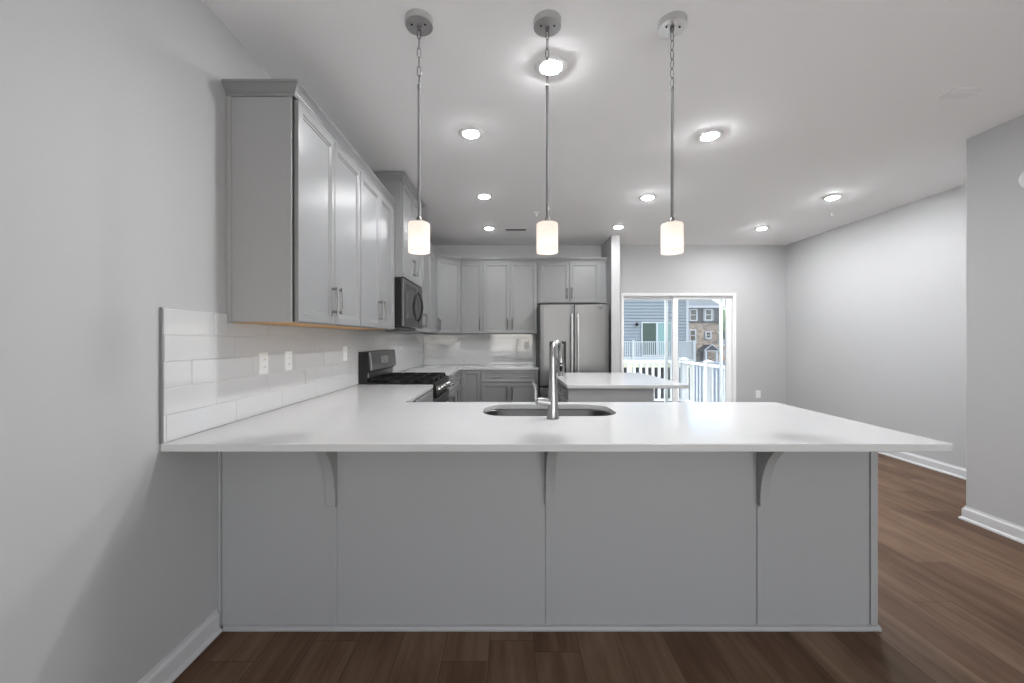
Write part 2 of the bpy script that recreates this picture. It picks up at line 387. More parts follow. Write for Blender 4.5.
# neighbouring house with lap siding
nh = thing('neighbouring_house', 'blue-grey lap-sided house filling the left of the door view', 'house', (4, 23, -2.2))
def laps(x0, x1, z0, z1, h=.18, d=.035):
    m_ = MB(); z = z0; pts = []
    while z < z1:
        pts += [(0, z), (-d, z+.04), (-.008, min(z+h, z1))]; z += h
    poly = [(p[0], p[1]) for p in pts] + [(.3, z1), (.3, z0)]
    return m_.prism(poly, x0, x1, 'x')
obj('lap_siding', laps(-8, 6.4, 0, 8.0), SIDING, nh)
obj('side_wall', MB().box(6.1, 6.38, .3, 9, 0, 8), SIDING, nh)
obj('corner_board', MB().box(6.28, 6.42, -.04, .3, 0, 8), XVINYL, nh)
obj('roof', MB().prism([(-.6, 7.9), (4.5, 10.4), (9.6, 7.9)], -8.5, 6.9, 'x'), ROOF, nh)
sw = obj('sliding_door', frame(3.68, 5.46, -.08, .02, 2.5, 4.49, .07, .1), XVINYL, nh)
obj('mullion', MB().box(4.53, 4.62, -.08, .02, 2.6, 4.42), XVINYL, sw)
tag(obj('pane', MB().box(3.75, 4.53, -.055, -.045, 2.6, 4.42), GREENG, sw), 'dark green pane')
tag(obj('pane', MB().box(4.62, 5.39, -.055, -.045, 2.6, 4.42), TEAL, sw), 'pale teal pane')
lt_ = MB().lathe([(.0, 4.25), (.07, 4.25), (.09, 4.36), (.05, 4.44), (0, 4.46)], 3.4, -.16, 14).box(3.37, 3.43, -.12, -.01, 4.38, 4.43)
tag(obj('wall_lantern', lt_, BLACK, nh), 'black wall lantern')
nd = thing('neighbouring_deck', 'raised white-edged deck on the blue-grey house', 'deck', (3, 21, .25))
obj('deck_boards', MB().box(0, 6.88, 0, 1.95, -.04, 0), DECKM, nd)
obj('fascia', MB().box(-.02, 6.9, -.04, 0, -.14, .02).box(6.88, 6.92, 0, 1.95, -.14, .02), XVINYL, nd)
obj('beam', MB().box(.1, 6.8, .06, .2, -.45, -.14), BEIGE, nd)
for px in (.3, 3.5, 6.7): obj('support_post', MB().box(px-.08, px+.08, .05, .21, -2.45, -.45), BEIGE, nd)
obj('under_deck_shade', MB().box(.0, 6.8, 1.0, 1.05, -2.45, -.05), DSIDE, nd)  # dark sheet painting in the shade below the deck
railing('deck_railing', 'white deck railing in front of the blue-grey house door', (3, 21.03, .25), [(0, 0, 6.82, 0), (6.82, 0, 6.82, 1.85)], [(0, 0), (3.6, 0), (5.9, 0), (6.82, 0)], .93, .08, .11, .04, None, .13)

# stone townhouse
th = thing('stone_townhouse', 'tall stone townhouse with dark upper siding and grey roof', 'house', (24, 60, -2.3))
def tx(px): return (px-508)/6.637-24
def tz(py): return (339-py)/6.637+1.307+2.3
obj('stone_wall', MB().box(tx(668), tx(719.6), 0, 9, 0, tz(321.5)), STONE, th)
obj('upper_siding', MB().box(tx(668), tx(719.6), -.05, 9, tz(321.5), tz(307)), DSIDE, th)
obj('belt_trim', MB().box(tx(668), tx(719.8), -.14, 0, tz(322.6), tz(321.6)), DGREY, th)
obj('fascia', MB().box(tx(668), tx(721), -.5, -.3, tz(308), tz(305.9)), XVINYL, th)
x0, x1 = tx(668), tx(720.5)
obj('roof', MB().rings([[(x0, -.5, tz(306)), (x1, -.5, tz(306)), (x1, 9.5, tz(306)), (x0, 9.5, tz(306))],
                        [(x0, 3.4, tz(285)), (x1-3.0, 3.4, tz(285)), (x1-3.0, 5.6, tz(285)), (x0, 5.6, tz(285))]]), ROOF, th)
for (a, b, c, d) in ((689, 697, 309, 321), (704.3, 711.8, 309, 320.6), (689, 695.7, 329.4, 341.5), (705, 711, 331.4, 338.8)):
    wf = obj('window', frame(tx(a), tx(b), -.18, -.02, tz(d), tz(c), .16), XVINYL, th)
    obj('pane', MB().box(tx(a)+.15, tx(b)-.15, -.1, -.06, tz(d)+.2, tz(c)-.2), DGLASS, wf)
    zc = (tz(c)+tz(d))/2
    obj('sash_bar', MB().box(tx(a)+.15, tx(b)-.15, -.16, -.1, zc-.04, zc+.04), XVINYL, wf)
for a in (702.6, 711.9): obj('shutter', MB().box(tx(a), tx(a)+.24, -.14, -.05, tz(320.6), tz(309)), ROOF, th)
pt = thing('entrance_porch', 'small white gabled porch on the stone townhouse', 'porch', (27+24, 57, -2.3)); pt.location = (30.7, 57.5, -2.3)
def qx(px): return (px-508)/6.92-30.7
def qz(py): return (339-py)/6.92+1.307+2.3
obj('porch_roof', MB().prism([(qx(704.6), qz(350.6)), (qx(712), qz(345)), (qx(720), qz(350.6))], 0.1, 2.4, 'y'), DSIDE, pt)
obj('gable_trim', MB().prism([(qx(704.2), qz(351)), (qx(712), qz(345)), (qx(720.2), qz(351)), (qx(720.2), qz(350)), (qx(712), qz(344.2)), (qx(704.2), qz(350))], 0, .14, 'y').box(qx(704.8), qx(719.6), 0, .14, qz(351.2), qz(350.4)), XVINYL, pt)
for a in (706.4, 717.2): obj('column', MB().box(qx(a)-.12, qx(a)+.12, .1, .34, 0, qz(351)), XVINYL, pt)
obj('front_door', MB().box(qx(708), qx(711), 2.3, 2.4, .3, qz(351.6)), DSIDE, pt)
obj('step', MB().box(qx(704.5), qx(719), -.4, 2.4, 0, .3), XVINYL, pt)
fh = thing('distant_house', 'small brown house with a white eave between the townhouse and the door edge', 'house', (33.5, 64, -2.3))
obj('wall', MB().box(0, 7, 0, 5, 0, 2.6), BRICK2, fh)
obj('roof', MB().prism([(-.4, 2.6), (2.5, 3.6), (5.4, 2.6)], -.3, 7.3, 'x'), ROOF, fh)
obj('eave', MB().box(-.3, 7.3, -.5, -.35, 2.5, 2.8), XVINYL, fh)
w_ = obj('window', frame(1.2, 2.2, -.05, 0, .8, 2.0, .12), XVINYL, fh); obj('pane', MB().box(1.3, 2.1, -.03, -.01, .9, 1.9), DGLASS, w_)

def tree(name, label, loc, h, r, n=1500, group=None):
    t_ = thing(name, label, 'tree', loc, 0, group)
    tr = MB().tube([(0, 0, 0), (.1, .05, h*.35), (.05, -.1, h*.7)], [.28, .2, .08], 8)
    for k in range(5):
        a = k*1.3; tr.tube([(0.08, 0, h*(.3+.07*k)), (math.cos(a)*r*.6, math.sin(a)*r*.6, h*(.5+.08*k))], [.1, .03], 6)
    obj('trunk', tr, BARK, t_, smooth=True)
    m_ = MB(); rnd = random.Random(len(label)*7)
    blobs = [(rnd.uniform(-.5, .5)*r, rnd.uniform(-.5, .5)*r, h*rnd.uniform(.35, .88), r*rnd.uniform(.4, .6)) for _ in range(11)]
    for _ in range(n):
        bx, by, bz, br = rnd.choice(blobs)
        d = Vector((rnd.gauss(0, 1), rnd.gauss(0, 1), rnd.gauss(0, 1))).normalized()*br*rnd.uniform(.6, 1)
        c = Vector((bx, by, bz))+d; u = Vector((rnd.gauss(0, 1), rnd.gauss(0, 1), rnd.gauss(0, 1))).normalized(); v_ = u.orthogonal().normalized()
        s_ = rnd.uniform(.16, .3)
        m_.add([c-u*s_, c-v_*s_*.6, c+u*s_, c+v_*s_*.6], [(0, 1, 2, 3)])
    obj('foliage', m_, LEAF, t_)
tree('leafy_tree', 'tall leafy tree right behind the stone townhouse', (39.0, 72, -2.3), 10.5, 3.2, 2600)
tree('leafy_tree', 'lower rounded leafy tree at the right edge of the door view', (43.5, 76, -2.3), 9.0, 3.4, 2600)

# ================================================================ CEILING FIXTURES
def recessed(loc, label, first=[None]):
    if first[0] is None:
        t_ = thing('recessed_light', label, 'ceiling light', loc, 0, 'recessed ceiling lights')
        obj('trim_ring', MB().lathe([(.052, -.001), (.054, -.0085), (.078, -.007), (.086, -.004), (.087, 0)], seg=32), PLAST, t_, smooth=True)
        obj('lens', MB().lathe([(.053, -.0085), (.048, -.012), (.030, -.0145), (.0, -.0155)], seg=32), LENSES[0], t_)
        first[0] = t_; return t_
    return dup(first[0], loc, label)
LROW = [(.227, 2.106, 'recessed light nearest the camera, above the middle pendant'),
        (-.26, 2.79, 'recessed light right of the first pendant rod, nearest of its row'),
        (1.43, 2.82, 'recessed light right of the third pendant rod, nearest of its row'),
        (-.24, 4.02, 'recessed light over the range aisle, middle of the left row'),
        (1.42, 4.05, 'recessed light beside the third pendant rod, middle of its row'),
        (3.30, 4.05, 'recessed light near the right wall, with a sprinkler behind it'),
        (-.247, 5.18, 'recessed light farthest back in the kitchen, left of the vent'),
        (1.417, 5.12, 'recessed light in front of the short wall by the refrigerator'),
        (3.30, 5.18, 'recessed light farthest back in the dining area'),
        (.227, .48, 'recessed light above the camera'),
        (1.9, .48, 'recessed light above and right of the camera'),
        (.227, -1.4, 'added recessed light, unseen behind the camera on the left'),  # unseen pair added to light the peninsula panel
        (1.9, -1.4, 'added recessed light, unseen behind the camera on the right')]
LEVEL = [0, 2, 0, 1, 0, 0, 1, 1, 0, 3, 3, 3, 3]
for (x, y, lb), lv in zip(LROW, LEVEL):
    r_ = recessed((x, y, ZC), lb)
    for c_ in [q for q in bpy.data.objects if q.parent == r_ and q.name.startswith('lens')]:
        c_.material_slots[0].link = 'OBJECT'; c_.material_slots[0].material = LENSES[lv]

def link_ring(c, L_, W_, r, ang):
    m_ = MB(); pts = []; n = 14
    for k in range(n+1):
        a = 2*PI*k/n; lx = math.cos(a)*W_; lz = math.sin(a)*L_
        if abs(math.sin(a)) < .7: lx = math.copysign(W_, math.cos(a))
        pts.append((c[0]+lx*math.cos(ang), c[1]+lx*math.sin(ang), c[2]+lz))
    return m_.tube(pts, r, 6, caps=False)
def pendant(x, y, label):
    t_ = thing('pendant_light', label, 'pendant light', (x, y, ZC), 0, 'pendant lights over the peninsula')
    obj('canopy', MB().lathe([(0, 0), (.0625, 0), (.0625, -.028), (.0610, -.0295), (0, -.0295)], seg=40), CANOPY, t_, smooth=True)
    for s_ in (-1, 1): obj('canopy_screw', MB().lathe([(.0, -.036), (.0035, -.035), (.0045, -.031)], s_*.03, -.012, 10), BLACK, t_, smooth=True)
    hub = MB().lathe([(.0, -.031), (.010, -.031), (.009, -.043), (.005, -.047), (0, -.048)], seg=14)
    obj('loop_hub', hub, DNICK, t_, smooth=True)
    ch = MB(); z = -.064
    for k in range(6):
        m_ = link_ring((0, 0, z), .024, .0078, .0021, PI/2*(k % 2)+.35); ch.add(m_.v, m_.f); z -= .0425
    obj('chain', ch, DNICK, t_, smooth=True)
    zr = z+.018
    obj('rod', MB().lathe([(0, zr+.012), (.0075, zr+.006), (.0075, zr-.012), (.0062, zr-.014), (.0062, -.888), (.010, -.892), (.012, -.904), (.02, -.910), (.022, -.916)], seg=14), DNICK, t_, smooth=True)
    obj('shade_cap', MB().lathe([(.0, -.913), (.030, -.913), (.032, -.915), (.032, -.9195), (0, -.9195)], seg=32), DNICK, t_, smooth=True)
    obj('glass_shade', MB().lathe([(.030, -.920), (.0465, -.9205), (.0485, -.924), (.0485, -1.052), (.0455, -1.052), (.0455, -.924), (.030, -.9235)], seg=40), SHADE, t_, smooth=True)
    ld = bpy.data.lights.new('bulb', 'POINT'); ld.energy = BULB; ld.shadow_soft_size = .02; ld.color = (1, .97, .94)
    lo = bpy.data.objects.new('bulb', ld); COL.objects.link(lo); lo.parent = t_; lo.location = (0, 0, -1.015)
    return t_
pendant(-.402, 1.80, 'left pendant of three, frosted white cylinder shade on a nickel rod')
pendant(.178, 1.806, 'middle pendant of three, frosted shade hanging in line with the faucet')
pendant(.747, 1.813, 'right pendant of three, in front of the dining wall')

def sprinkler(x, y, label):
    o = MB().lathe([(0, 0), (.034, 0), (.036, -.004), (.012, -.008), (.008, -.03), (.004, -.036), (.016, -.04), (.016, -.042), (0, -.042)], seg=18)
    return tag(obj('fire_sprinkler', o, PLAST, None, (x, y, ZC), smooth=True), label, 'sprinkler', 'ceiling sprinklers')
sprinkler(3.71, 4.56, 'small ceiling sprinkler near the right dining wall')
sprinkler(.33, 4.56, 'small ceiling sprinkler beside the middle pendant rod')
v_ = thing('ceiling_vent', 'slim dark slotted ceiling vent over the back of the kitchen', 'vent', (.105, 5.24, ZC))
obj('vent_frame', MB().box(-.15, .15, -.05, .05, -.006, 0), PLAST, v_, bevel=.002)
sl = MB()
for k in range(3): sl.box(-.13, .13, -.035+k*.027, -.02+k*.027, -.008, -.005)
obj('slot', sl, DGREY, v_)
v2 = thing('ceiling_register', 'square white ceiling register near the right wall corner', 'vent', (2.64, 2.33, ZC))
obj('register_frame', MB().box(-.085, .085, -.045, .045, -.006, 0), PLAST, v2, bevel=.003)
for k in range(3): obj('louver', MB().prism([(-.033+k*.025, -.006), (-.018+k*.025, -.016), (-.015+k*.025, -.014), (-.028+k*.025, -.005)], -.07, .07, 'x'), PLAST, v2)
ds = MB().lathe([(0, .0), (.068, 0), (.070, .010), (.062, .026), (.04, .034), (0, .036)], seg=36)
ds.xf(Matrix.Rotation(-PI/2, 4, 'Y'))
tag(obj('smoke_alarm', ds, BASEP, None, (XH, 2.50, 2.325), smooth=True), 'round white alarm on the near right wall at the frame edge', 'alarm')

# ================================================================ CABINETRY
def raised_front(x0, x1, z0, z1, y, fr=.044, th=.019):
    """a door or drawer front; its outer face looks to -y"""
    def R(i, yy): return [(x0+i, yy, z0+i), (x1-i, yy, z0+i), (x1-i, yy, z1-i), (x0+i, yy, z1-i)]
    f = fr
    return MB().rings([R(0, y), R(0, y-th+.0025), R(.0025, y-th), R(f-.004, y-th), R(f, y-th+.004), R(f+.004, y-th+.005), R(f+.010, y-th+.005), R(f+.013, y-th+.009)])
def flat_front(x0, x1, z0, z1, y, th=.019):
    return raised_front(x0, x1, z0, z1, y, fr=min(.032, (z1-z0)/4), th=th)
def pull(cx, z, y, L_=.15, vert=True, m=None):
    r = .0055; so = .030
    m_ = MB()
    h = L_/2
    def P(a, b): return (cx, y-b, z+a) if vert else (cx+a, y-b, z)
    m_.tube([P(-h, so), P(-h*.6, so+.002), P(0, so+.004), P(h*.6, so+.002), P(h, so)], [.0085, .0068, .0064, .0068, .0085], 8)
    for s_ in (-1, 1):
        m_.tube([P(s_*(h-.012), 0), P(s_*(h-.012), .006), P(s_*(h-.012), so)], [.0095, .0068, .0068], 8)
    return m_
def cabinet(name, label, loc, rotz, w, d, z0, z1, doors=(), drawers=(), toe=False, group=None, cat='cabinet', bottom=False):
    """local x along width, back on y=0, front on y=-d. doors: (x0,x1,z0,z1,handle) handle in 'l','r','lt','rt' (t = near the top) or None"""
    c = thing(name, label, cat, (loc[0], loc[1], z0), rotz, group)
    H = z1-z0
    b = MB()
    if toe: b.box(.0, w, -(d-.02)+.07, 0, 0, .1).box(0, w, -(d-.02), 0, .1, H)
    else: b.box(0, w, -(d-.02), 0, 0, H)
    obj('carcass', b, CAB, c)
    if bottom:
        tag(obj('underside_panel', MB().box(.012, w-.012, -(d-.04), -.01, -.002, .003), WOODRAW, c), 'unpainted wood underside')
    for q in doors:
        a, b_, c0, c1, h = q[:5]
        dd = obj('door', raised_front(a+.0022, b_-.0022, c0-z0, c1-z0, -(d-.02)-.001), CAB, c)
        if h:
            hx = a+.033 if 'l' in h else b_-.033
            hz = (c1-z0-.125) if 't' in h else (c0-z0+.133)
            obj('handle', pull(hx, hz, -(d-.02)-.02), DNICK, dd, smooth=True)
    for q in drawers:
        a, b_, c0, c1, n_ = q
        dd = obj('drawer_front', flat_front(a+.0022, b_-.0022, c0-z0, c1-z0, -(d-.02)-.001), CAB, c)
        for i in range(n_):
            hx = a+(b_-a)*(i+.5)/n_ if n_ == 1 else a+(b_-a)*(.25+.5*i)
            obj('handle', pull(hx, (c0+c1)/2-z0, -(d-.02)-.02, .12, False), DNICK, dd, smooth=True)
    return c
UZ0, UZ1 = 1.386, 2.44
g1 = 'upper cabinets along the left wall'
def two(w, a=UZ0+.004, b=UZ1-.018): return [(.004, w/2, a, b, 'r'), (w/2, w-.004, a, b, 'l')]
ca = cabinet('upper_cabinet', 'nearest grey upper cabinet on the left wall, with its wide side panel showing', (XL+.002, 1.852), PI/2, .796, .323, UZ0, UZ1, two(.796), group=g1, bottom=True)
# near end panel with edge strips (faces the camera)
obj('end_panel', MB().box(-.010, 0, -.300, 0, 0, 1.054).box(-.013, -.010, -.300, -.284, 0, 1.054).box(-.014, -.010, -.022, 0, 0, 1.054), CABP, ca, bevel=.0015)
obj('door_gap', MB().box(-.003, .003, -.306, -.2995, 0.002, 1.05), GAP, ca)
cabinet('upper_cabinet', 'second grey upper cabinet on the left wall, just before the microwave', (XL+.002, 2.648), PI/2, .796, .323, UZ0, UZ1, two(.796), group=g1, bottom=True)
cm = cabinet('upper_cabinet', 'short deep cabinet above the microwave reaching the ceiling', (XL+.002, 3.444), PI/2, .762, .395, 1.845, 2.69, [(.004, .381, 1.849, 2.67, 'r'), (.381, .758, 1.849, 2.67, 'l')], group=g1)
cabinet('upper_cabinet', 'grey upper cabinet on the left wall just beyond the microwave', (XL+.002, 4.206), PI/2, .84, .323, UZ0, UZ1, two(.84), group=g1)
cabinet('upper_cabinet', 'narrow last upper cabinet on the left wall beside the diagonal corner', (XL+.002, 5.046), PI/2, .464, .323, UZ0, UZ1, [(.004, .46, UZ0+.004, UZ1-.018, 'r')], group=g1)
# diagonal corner cabinet
A = Vector((XL+.304, 5.51)); B = Vector((XL+.608, YB-.306)); wv = (B-A).length
dc = thing('corner_cabinet', 'diagonal corner upper cabinet with one door', 'cabinet', (A.x, A.y, UZ0), math.atan2(B.y-A.y, B.x-A.x))
inv = Matrix.Rotation(-dc.rotation_euler.z, 3, 'Z')
poly = [inv @ Vector((p[0]-A.x, p[1]-A.y, 0)) for p in ((A.x, A.y), (B.x, B.y), (B.x, YB-.002), (XL+.002, YB-.002), (XL+.002, A.y))]
obj('carcass', MB().prism([(p.x, p.y) for p in poly], 0, UZ1-UZ0, 'z'), CAB, dc)
d_ = obj('door', raised_front(.012, wv-.012, .004, UZ1-UZ0-.018, -.001), CAB, dc)
obj('handle', pull(.045, .115, -.02), DNICK, d_, smooth=True)
g2 = 'upper cabinets along the back wall'
XB0 = XL+.61
cabinet('upper_cabinet', 'narrow single-door upper cabinet on the back wall', (XB0, YB-.002), 0, .323, .323, UZ0, UZ1, [(.004, .319, UZ0+.004, UZ1-.018, 'r')], group=g2)
cabinet('upper_cabinet', 'wide two-door upper cabinet on the back wall left of the refrigerator', (XB0+.323, YB-.002), 0, .795, .323, UZ0, UZ1, two(.795), group=g2)
cf = cabinet('upper_cabinet', 'short two-door cabinet above the refrigerator', (.43, YB-.002), 0, .93, .323, 1.83, UZ1, [(.03, .465, 1.84, UZ1-.018, 'r'), (.465, .90, 1.84, UZ1-.018, 'l')], group=g2)
obj('filler_strip', MB().box(.93, 1.004, -.303, -.28, 0, UZ1-1.83), CAB, cf)

CROWN = [(0, -.012), (.005, -.012), (.005, .002), (.009, .004), (.010, .009), (.014, .012), (.019, .020), (.026, .028), (.029, .030), (.029, .036), (.033, .038), (.033, .048), (0, .048)]
tag(obj('crown_moulding', sweep([(XL+.002, 1.841), (-.989, 1.841), (-.989, 3.442)], CROWN, 2.44), CAB), 'crown moulding along the top of the nearest left wall cabinets', 'moulding')
tag(obj('crown_moulding', sweep([(XL+.002, 3.442), (-.918, 3.442), (-.918, 4.208), (XL+.002, 4.208)], CROWN, 2.688), CAB), 'crown moulding against the ceiling above the microwave cabinet', 'moulding')
tag(obj('crown_moulding', sweep([(-.987, 4.208), (-.987, 5.508), (B.x+.004, YB-.319), (1.434, YB-.319)], CROWN, 2.44), CAB), 'crown moulding running round the corner and along the back wall cabinets', 'moulding')

# base cabinets
BT = .884
cabinet('base_cabinet', 'base cabinet between the peninsula and the range', (XL+.002, 2.47), PI/2, .972, .655, 0, BT, [(.33, .648, .12, .70, 'rt'), (.652, .968, .12, .70, 'lt')], [(.33, .968, .71, .872, 1)], toe=True, group='base cabinets')
cabinet('base_cabinet', 'base cabinet on the left wall just beyond the range', (XL+.002, 4.208), PI/2, .62, .655, 0, BT, [(.004, .31, .12, .70, 'rt'), (.31, .616, .12, .70, 'lt')], [(.004, .616, .71, .872, 1)], toe=True, group='base cabinets')
bc = thing('corner_base_cabinet', 'corner base cabinet with one tall full-height door on the back run', 'cabinet', (XL+.002, YB-.002, 0))
obj('carcass', MB().prism([(0, 0), (0, -1.29), (.635, -1.29), (.635, -.64), (.925, -.64), (.925, 0)], .1, BT, 'z').box(0, .565, -1.29, 0, 0, .1).box(0, .925, -.565, 0, 0, .1), CAB, bc)
d_ = obj('door', raised_front(.66, .92, .12, .872, -.641), CAB, bc)
d2 = obj('door', MB().add(*(lambda m_: (m_.v, m_.f))(raised_front(.0, .60, .12, .70, 0))).xf(Matrix.Translation((.636, -1.28, 0)) @ Matrix.Rotation(PI/2, 4, 'Z')), CAB, bc)
d3 = obj('drawer_front', flat_front(0, .60, .71, .872, 0).xf(Matrix.Translation((.636, -1.28, 0)) @ Matrix.Rotation(PI/2, 4, 'Z')), CAB, bc)
obj('handle', pull(.3, .79, -.019, .12, False).xf(Matrix.Translation((.636, -1.28, 0)) @ Matrix.Rotation(PI/2, 4, 'Z')), DNICK, d3, smooth=True)
obj('handle', pull(.04, .585, -.019).xf(Matrix.Translation((.636, -1.28, 0)) @ Matrix.Rotation(PI/2, 4, 'Z')), DNICK, d2, smooth=True)
cabinet('base_cabinet', 'wide base cabinet with one drawer and two doors on the back wall', (-.376, YB-.002), 0, .795, .66, 0, BT, [(.004, .398, .12, .70, 'rt'), (.398, .791, .12, .70, 'lt')], [(.004, .791, .71, .872, 2)], toe=True, group='base cabinets')

# ---------------- peninsula
PX1 = 1.656; PF, PB = 1.796, 2.455
pn = thing('peninsula', 'long grey peninsula base under the white breakfast counter', 'peninsula', (0, PF, 0))
D_ = PB-PF
obj('carcass', MB().box(XL+.001, PX1-.02, .02, .04, 0, BT).box(XL+.001, PX1-.02, .04, D_-.02, 0, .12).box(XL+.001, XL+.02, .04, D_-.02, .12, BT)
    .box(-.24, -.22, .04, D_-.02, .12, BT).box(.66, .68, .04, D_-.02, .12, BT).box(-.64, PX1-.02, D_-.04, D_-.02, .1, BT), CABP, pn)
obj('front_panel', MB().box(XL+.001, PX1-.004, 0, .02, 0.01, BT), CABP, pn)
obj('end_panel', MB().box(PX1-.02, PX1, .0, D_-.02, 0, BT), CABP, pn)
BX = [-.78, .181, 1.132]
for bx_ in BX: obj('batten', MB().box(bx_-.011, bx_+.011, -.006, 0, .02, .555), CABP, pn, bevel=.0015)
obj('corner_strip', MB().box(XL+.001, XL+.014, -.012, 0, .02, BT), CABP, pn, bevel=.002)
obj('corner_strip', MB().box(PX1-.026, PX1+.003, -.008, .0, .02, BT).box(PX1, PX1+.006, -.008, .02, .02, BT), CABP, pn, bevel=.002)
shoe = MB().prism([(0, 0), (-.017, 0), (-.017, .008), (-.011, .017), (0, .021)], XL+.026, PX1+.014, 'x')
obj('shoe_moulding', shoe, CABP, pn)
for k in range(5):
    a = -.62+k*.448; d_ = obj('door', raised_front(a, a+.444, .12, .872, 0).xf(Matrix.Translation((2*a+.444, D_-.019, 0)) @ Matrix.Rotation(PI, 4, 'Z')), CAB, pn)
def corbel(x, label):
    poly = [(0, 0), (-.205, 0), (-.205, -.022)]
    n = 14
    for k in range(1, n+1):
        a = PI/2*k/n
        poly.append((-.205+.178*math.sin(a), -.022-.27*(1-math.cos(a))))
    poly += [(-.027, -.322), (0, -.322)]
    m_ = MB().prism(poly, -.021, .021, 'x')
    return tag(obj('corbel', m_, CABP, None, (x, PF-.0005, BT), bevel=.002), label, 'bracket', 'corbels under the breakfast counter')
corbel(-.790, 'curved grey corbel nearest the left wall under the counter')
corbel(.188, 'curved grey corbel in the middle under the counter')
corbel(1.142, 'curved grey corbel nearest the right end of the counter')

# ---------------- worktops
def slab(outer, holes, z0, z1):
    bm = bmesh.new(); edges = []
    loops = []
    for lp in [outer]+holes:
        vs_ = [bm.verts.new((p[0], p[1], z1)) for p in lp]; loops.append(vs_)
        for i in range(len(vs_)): edges.append(bm.edges.new((vs_[i], vs_[(i+1) % len(vs_)])))
    bmesh.ops.triangle_fill(bm, use_beauty=True, use_dissolve=False, edges=edges)
    top = list(bm.faces)
    for f in top:
        if f.normal.z < 0: f.normal_flip()
    m_ = MB(); bm.verts.index_update(); n = len(bm.verts)
    vs_ = [tuple(v.co) for v in bm.verts]; fs_ = [tuple(v.index for v in f.verts) for f in bm.faces]
    allv = vs_ + [(a, b, z0) for a, b, c in vs_]
    allf = fs_ + [tuple(i+n for i in reversed(f)) for f in fs_]
    for lp in loops:
        k = len(lp)
        for i in range(k):
            a, b = lp[i].index, lp[(i+1) % k].index
            allf.append((a, b, b+n, a+n))
    bm.free()
    return m_.add(allv, allf)
def rrect(x0, x1, y0, y1, r, n=8):
    pts = []
    for cx, cy, a0 in ((x1-r, y1-r, 0), (x0+r, y1-r, PI/2), (x0+r, y0+r, PI), (x1-r, y0+r, 1.5*PI)):
        for k in range(n+1):
            a = a0+PI/2*k/n; pts.append((cx+r*math.cos(a), cy+r*math.sin(a)))
    return pts
CT = .914
SX0, SX1, SY0, SY1 = -.135, .58, 2.03, 2.405
XC = -.645
w1 = slab([(XL+.001, 1.491), (1.668, 1.491), (1.668, 2.484), (XC, 2.484), (XC, 3.442), (XL+.001, 3.442)], [rrect(SX0, SX1, SY0, SY1, .13)], BT, CT)
tag(obj('countertop', w1, QUARTZ, bevel=.003), 'large white quartz countertop on the peninsula with the sink cut in', 'countertop')
w2 = slab([(XL+.001, 4.208), (XC, 4.208), (XC, YB-.67), (.425, YB-.67), (.425, YB-.001), (XL+.001, YB-.001)], [], BT, CT)
tag(obj('countertop', w2, QUARTZ, bevel=.003), 'white quartz countertop turning the back corner beyond the range', 'countertop')

# ---------------- sink and faucet
sk = thing('sink', 'undermount stainless steel sink in the peninsula', 'sink', ((SX0+SX1)/2, (SY0+SY1)/2, BT-.002))
hx, hy = (SX1-SX0)/2, (SY1-SY0)/2
def rr(i, z, r): return [(p[0], p[1], z) for p in rrect(-hx+i, hx-i, -hy+i, hy-i, r)]
obj('basin', MB().rings([rr(-.02, 0, .14), rr(-.002, 0, .13), rr(.001, -.004, .128), rr(.006, -.17, .12), rr(.03, -.198, .10), rr(.10, -.203, .06)], close_first=False), SINKST, sk, smooth=True)
obj('drain', MB().lathe([(0, -.2), (.02, -.2), (.04, -.199), (.045, -.2015)], seg=24), CHROME, sk, smooth=True)
fc = thing('faucet', 'brushed nickel gooseneck pull-down faucet at the sink', 'faucet', (.222, 1.972, CT))
obj('body', MB().lathe([(0, 0), (.030, 0), (.031, .004), (.028, .010), (.0265, .06), (.0255, .10), (.0215, .16), (.018, .22)], seg=28), NICKEL, fc, smooth=True)
dirv = Vector((.37, .93, 0)).normalized()
pts = [Vector((0, 0, .20)), Vector((0, 0, .27))]
R_ = .080
for k in range(0, 15):
    a = PI*k/14*.97
    pts.append(Vector((0, 0, .296)) + dirv*(R_-R_*math.cos(a)) + Vector((0, 0, R_*math.sin(a))))
pts.append(pts[-1]+Vector((0, 0, -.03)))
nn = len(pts)
obj('gooseneck', MB().tube(pts, [.0185, .0165]+[.0155]*(nn-2), 16), NICKEL, fc, smooth=True)
e = pts[-1]
sp_ = obj('spray_head', MB().tube([e+Vector((0, 0, .012)), e, e-Vector((0, 0, .03)), e-Vector((0, 0, .066)), e-Vector((0, 0, .078))], [.0165, .018, .019, .0185, .015], 18), NICKEL, fc, smooth=True)
bt = MB().tube([e+Vector((-.001, -.0185, -.006)), e+Vector((-.001, -.0185, -.016))], .006, 10).tube([e+Vector((-.001, -.0175, -.022)), e+Vector((-.001, -.0185, -.034)), e+Vector((-.001, -.0175, -.052))], [.006, .009, .005], 10)
obj('spray_button', bt, BLACK, sp_, smooth=True)
obj('valve', MB().tube([(-.012, .0, .075), (-.02, 0, .078), (-.075, .002, .085), (-.082, .002, .086)], [.022, .0225, .020, .012], 18), NICKEL, fc, smooth=True)
obj('lever', MB().tube([(-.075, .002, .078), (-.086, .004, .10), (-.084, .008, .135), (-.090, .012, .165), (-.100, .014, .178)], [.011, .009, .0065, .009, .006], 12), NICKEL, fc, smooth=True)

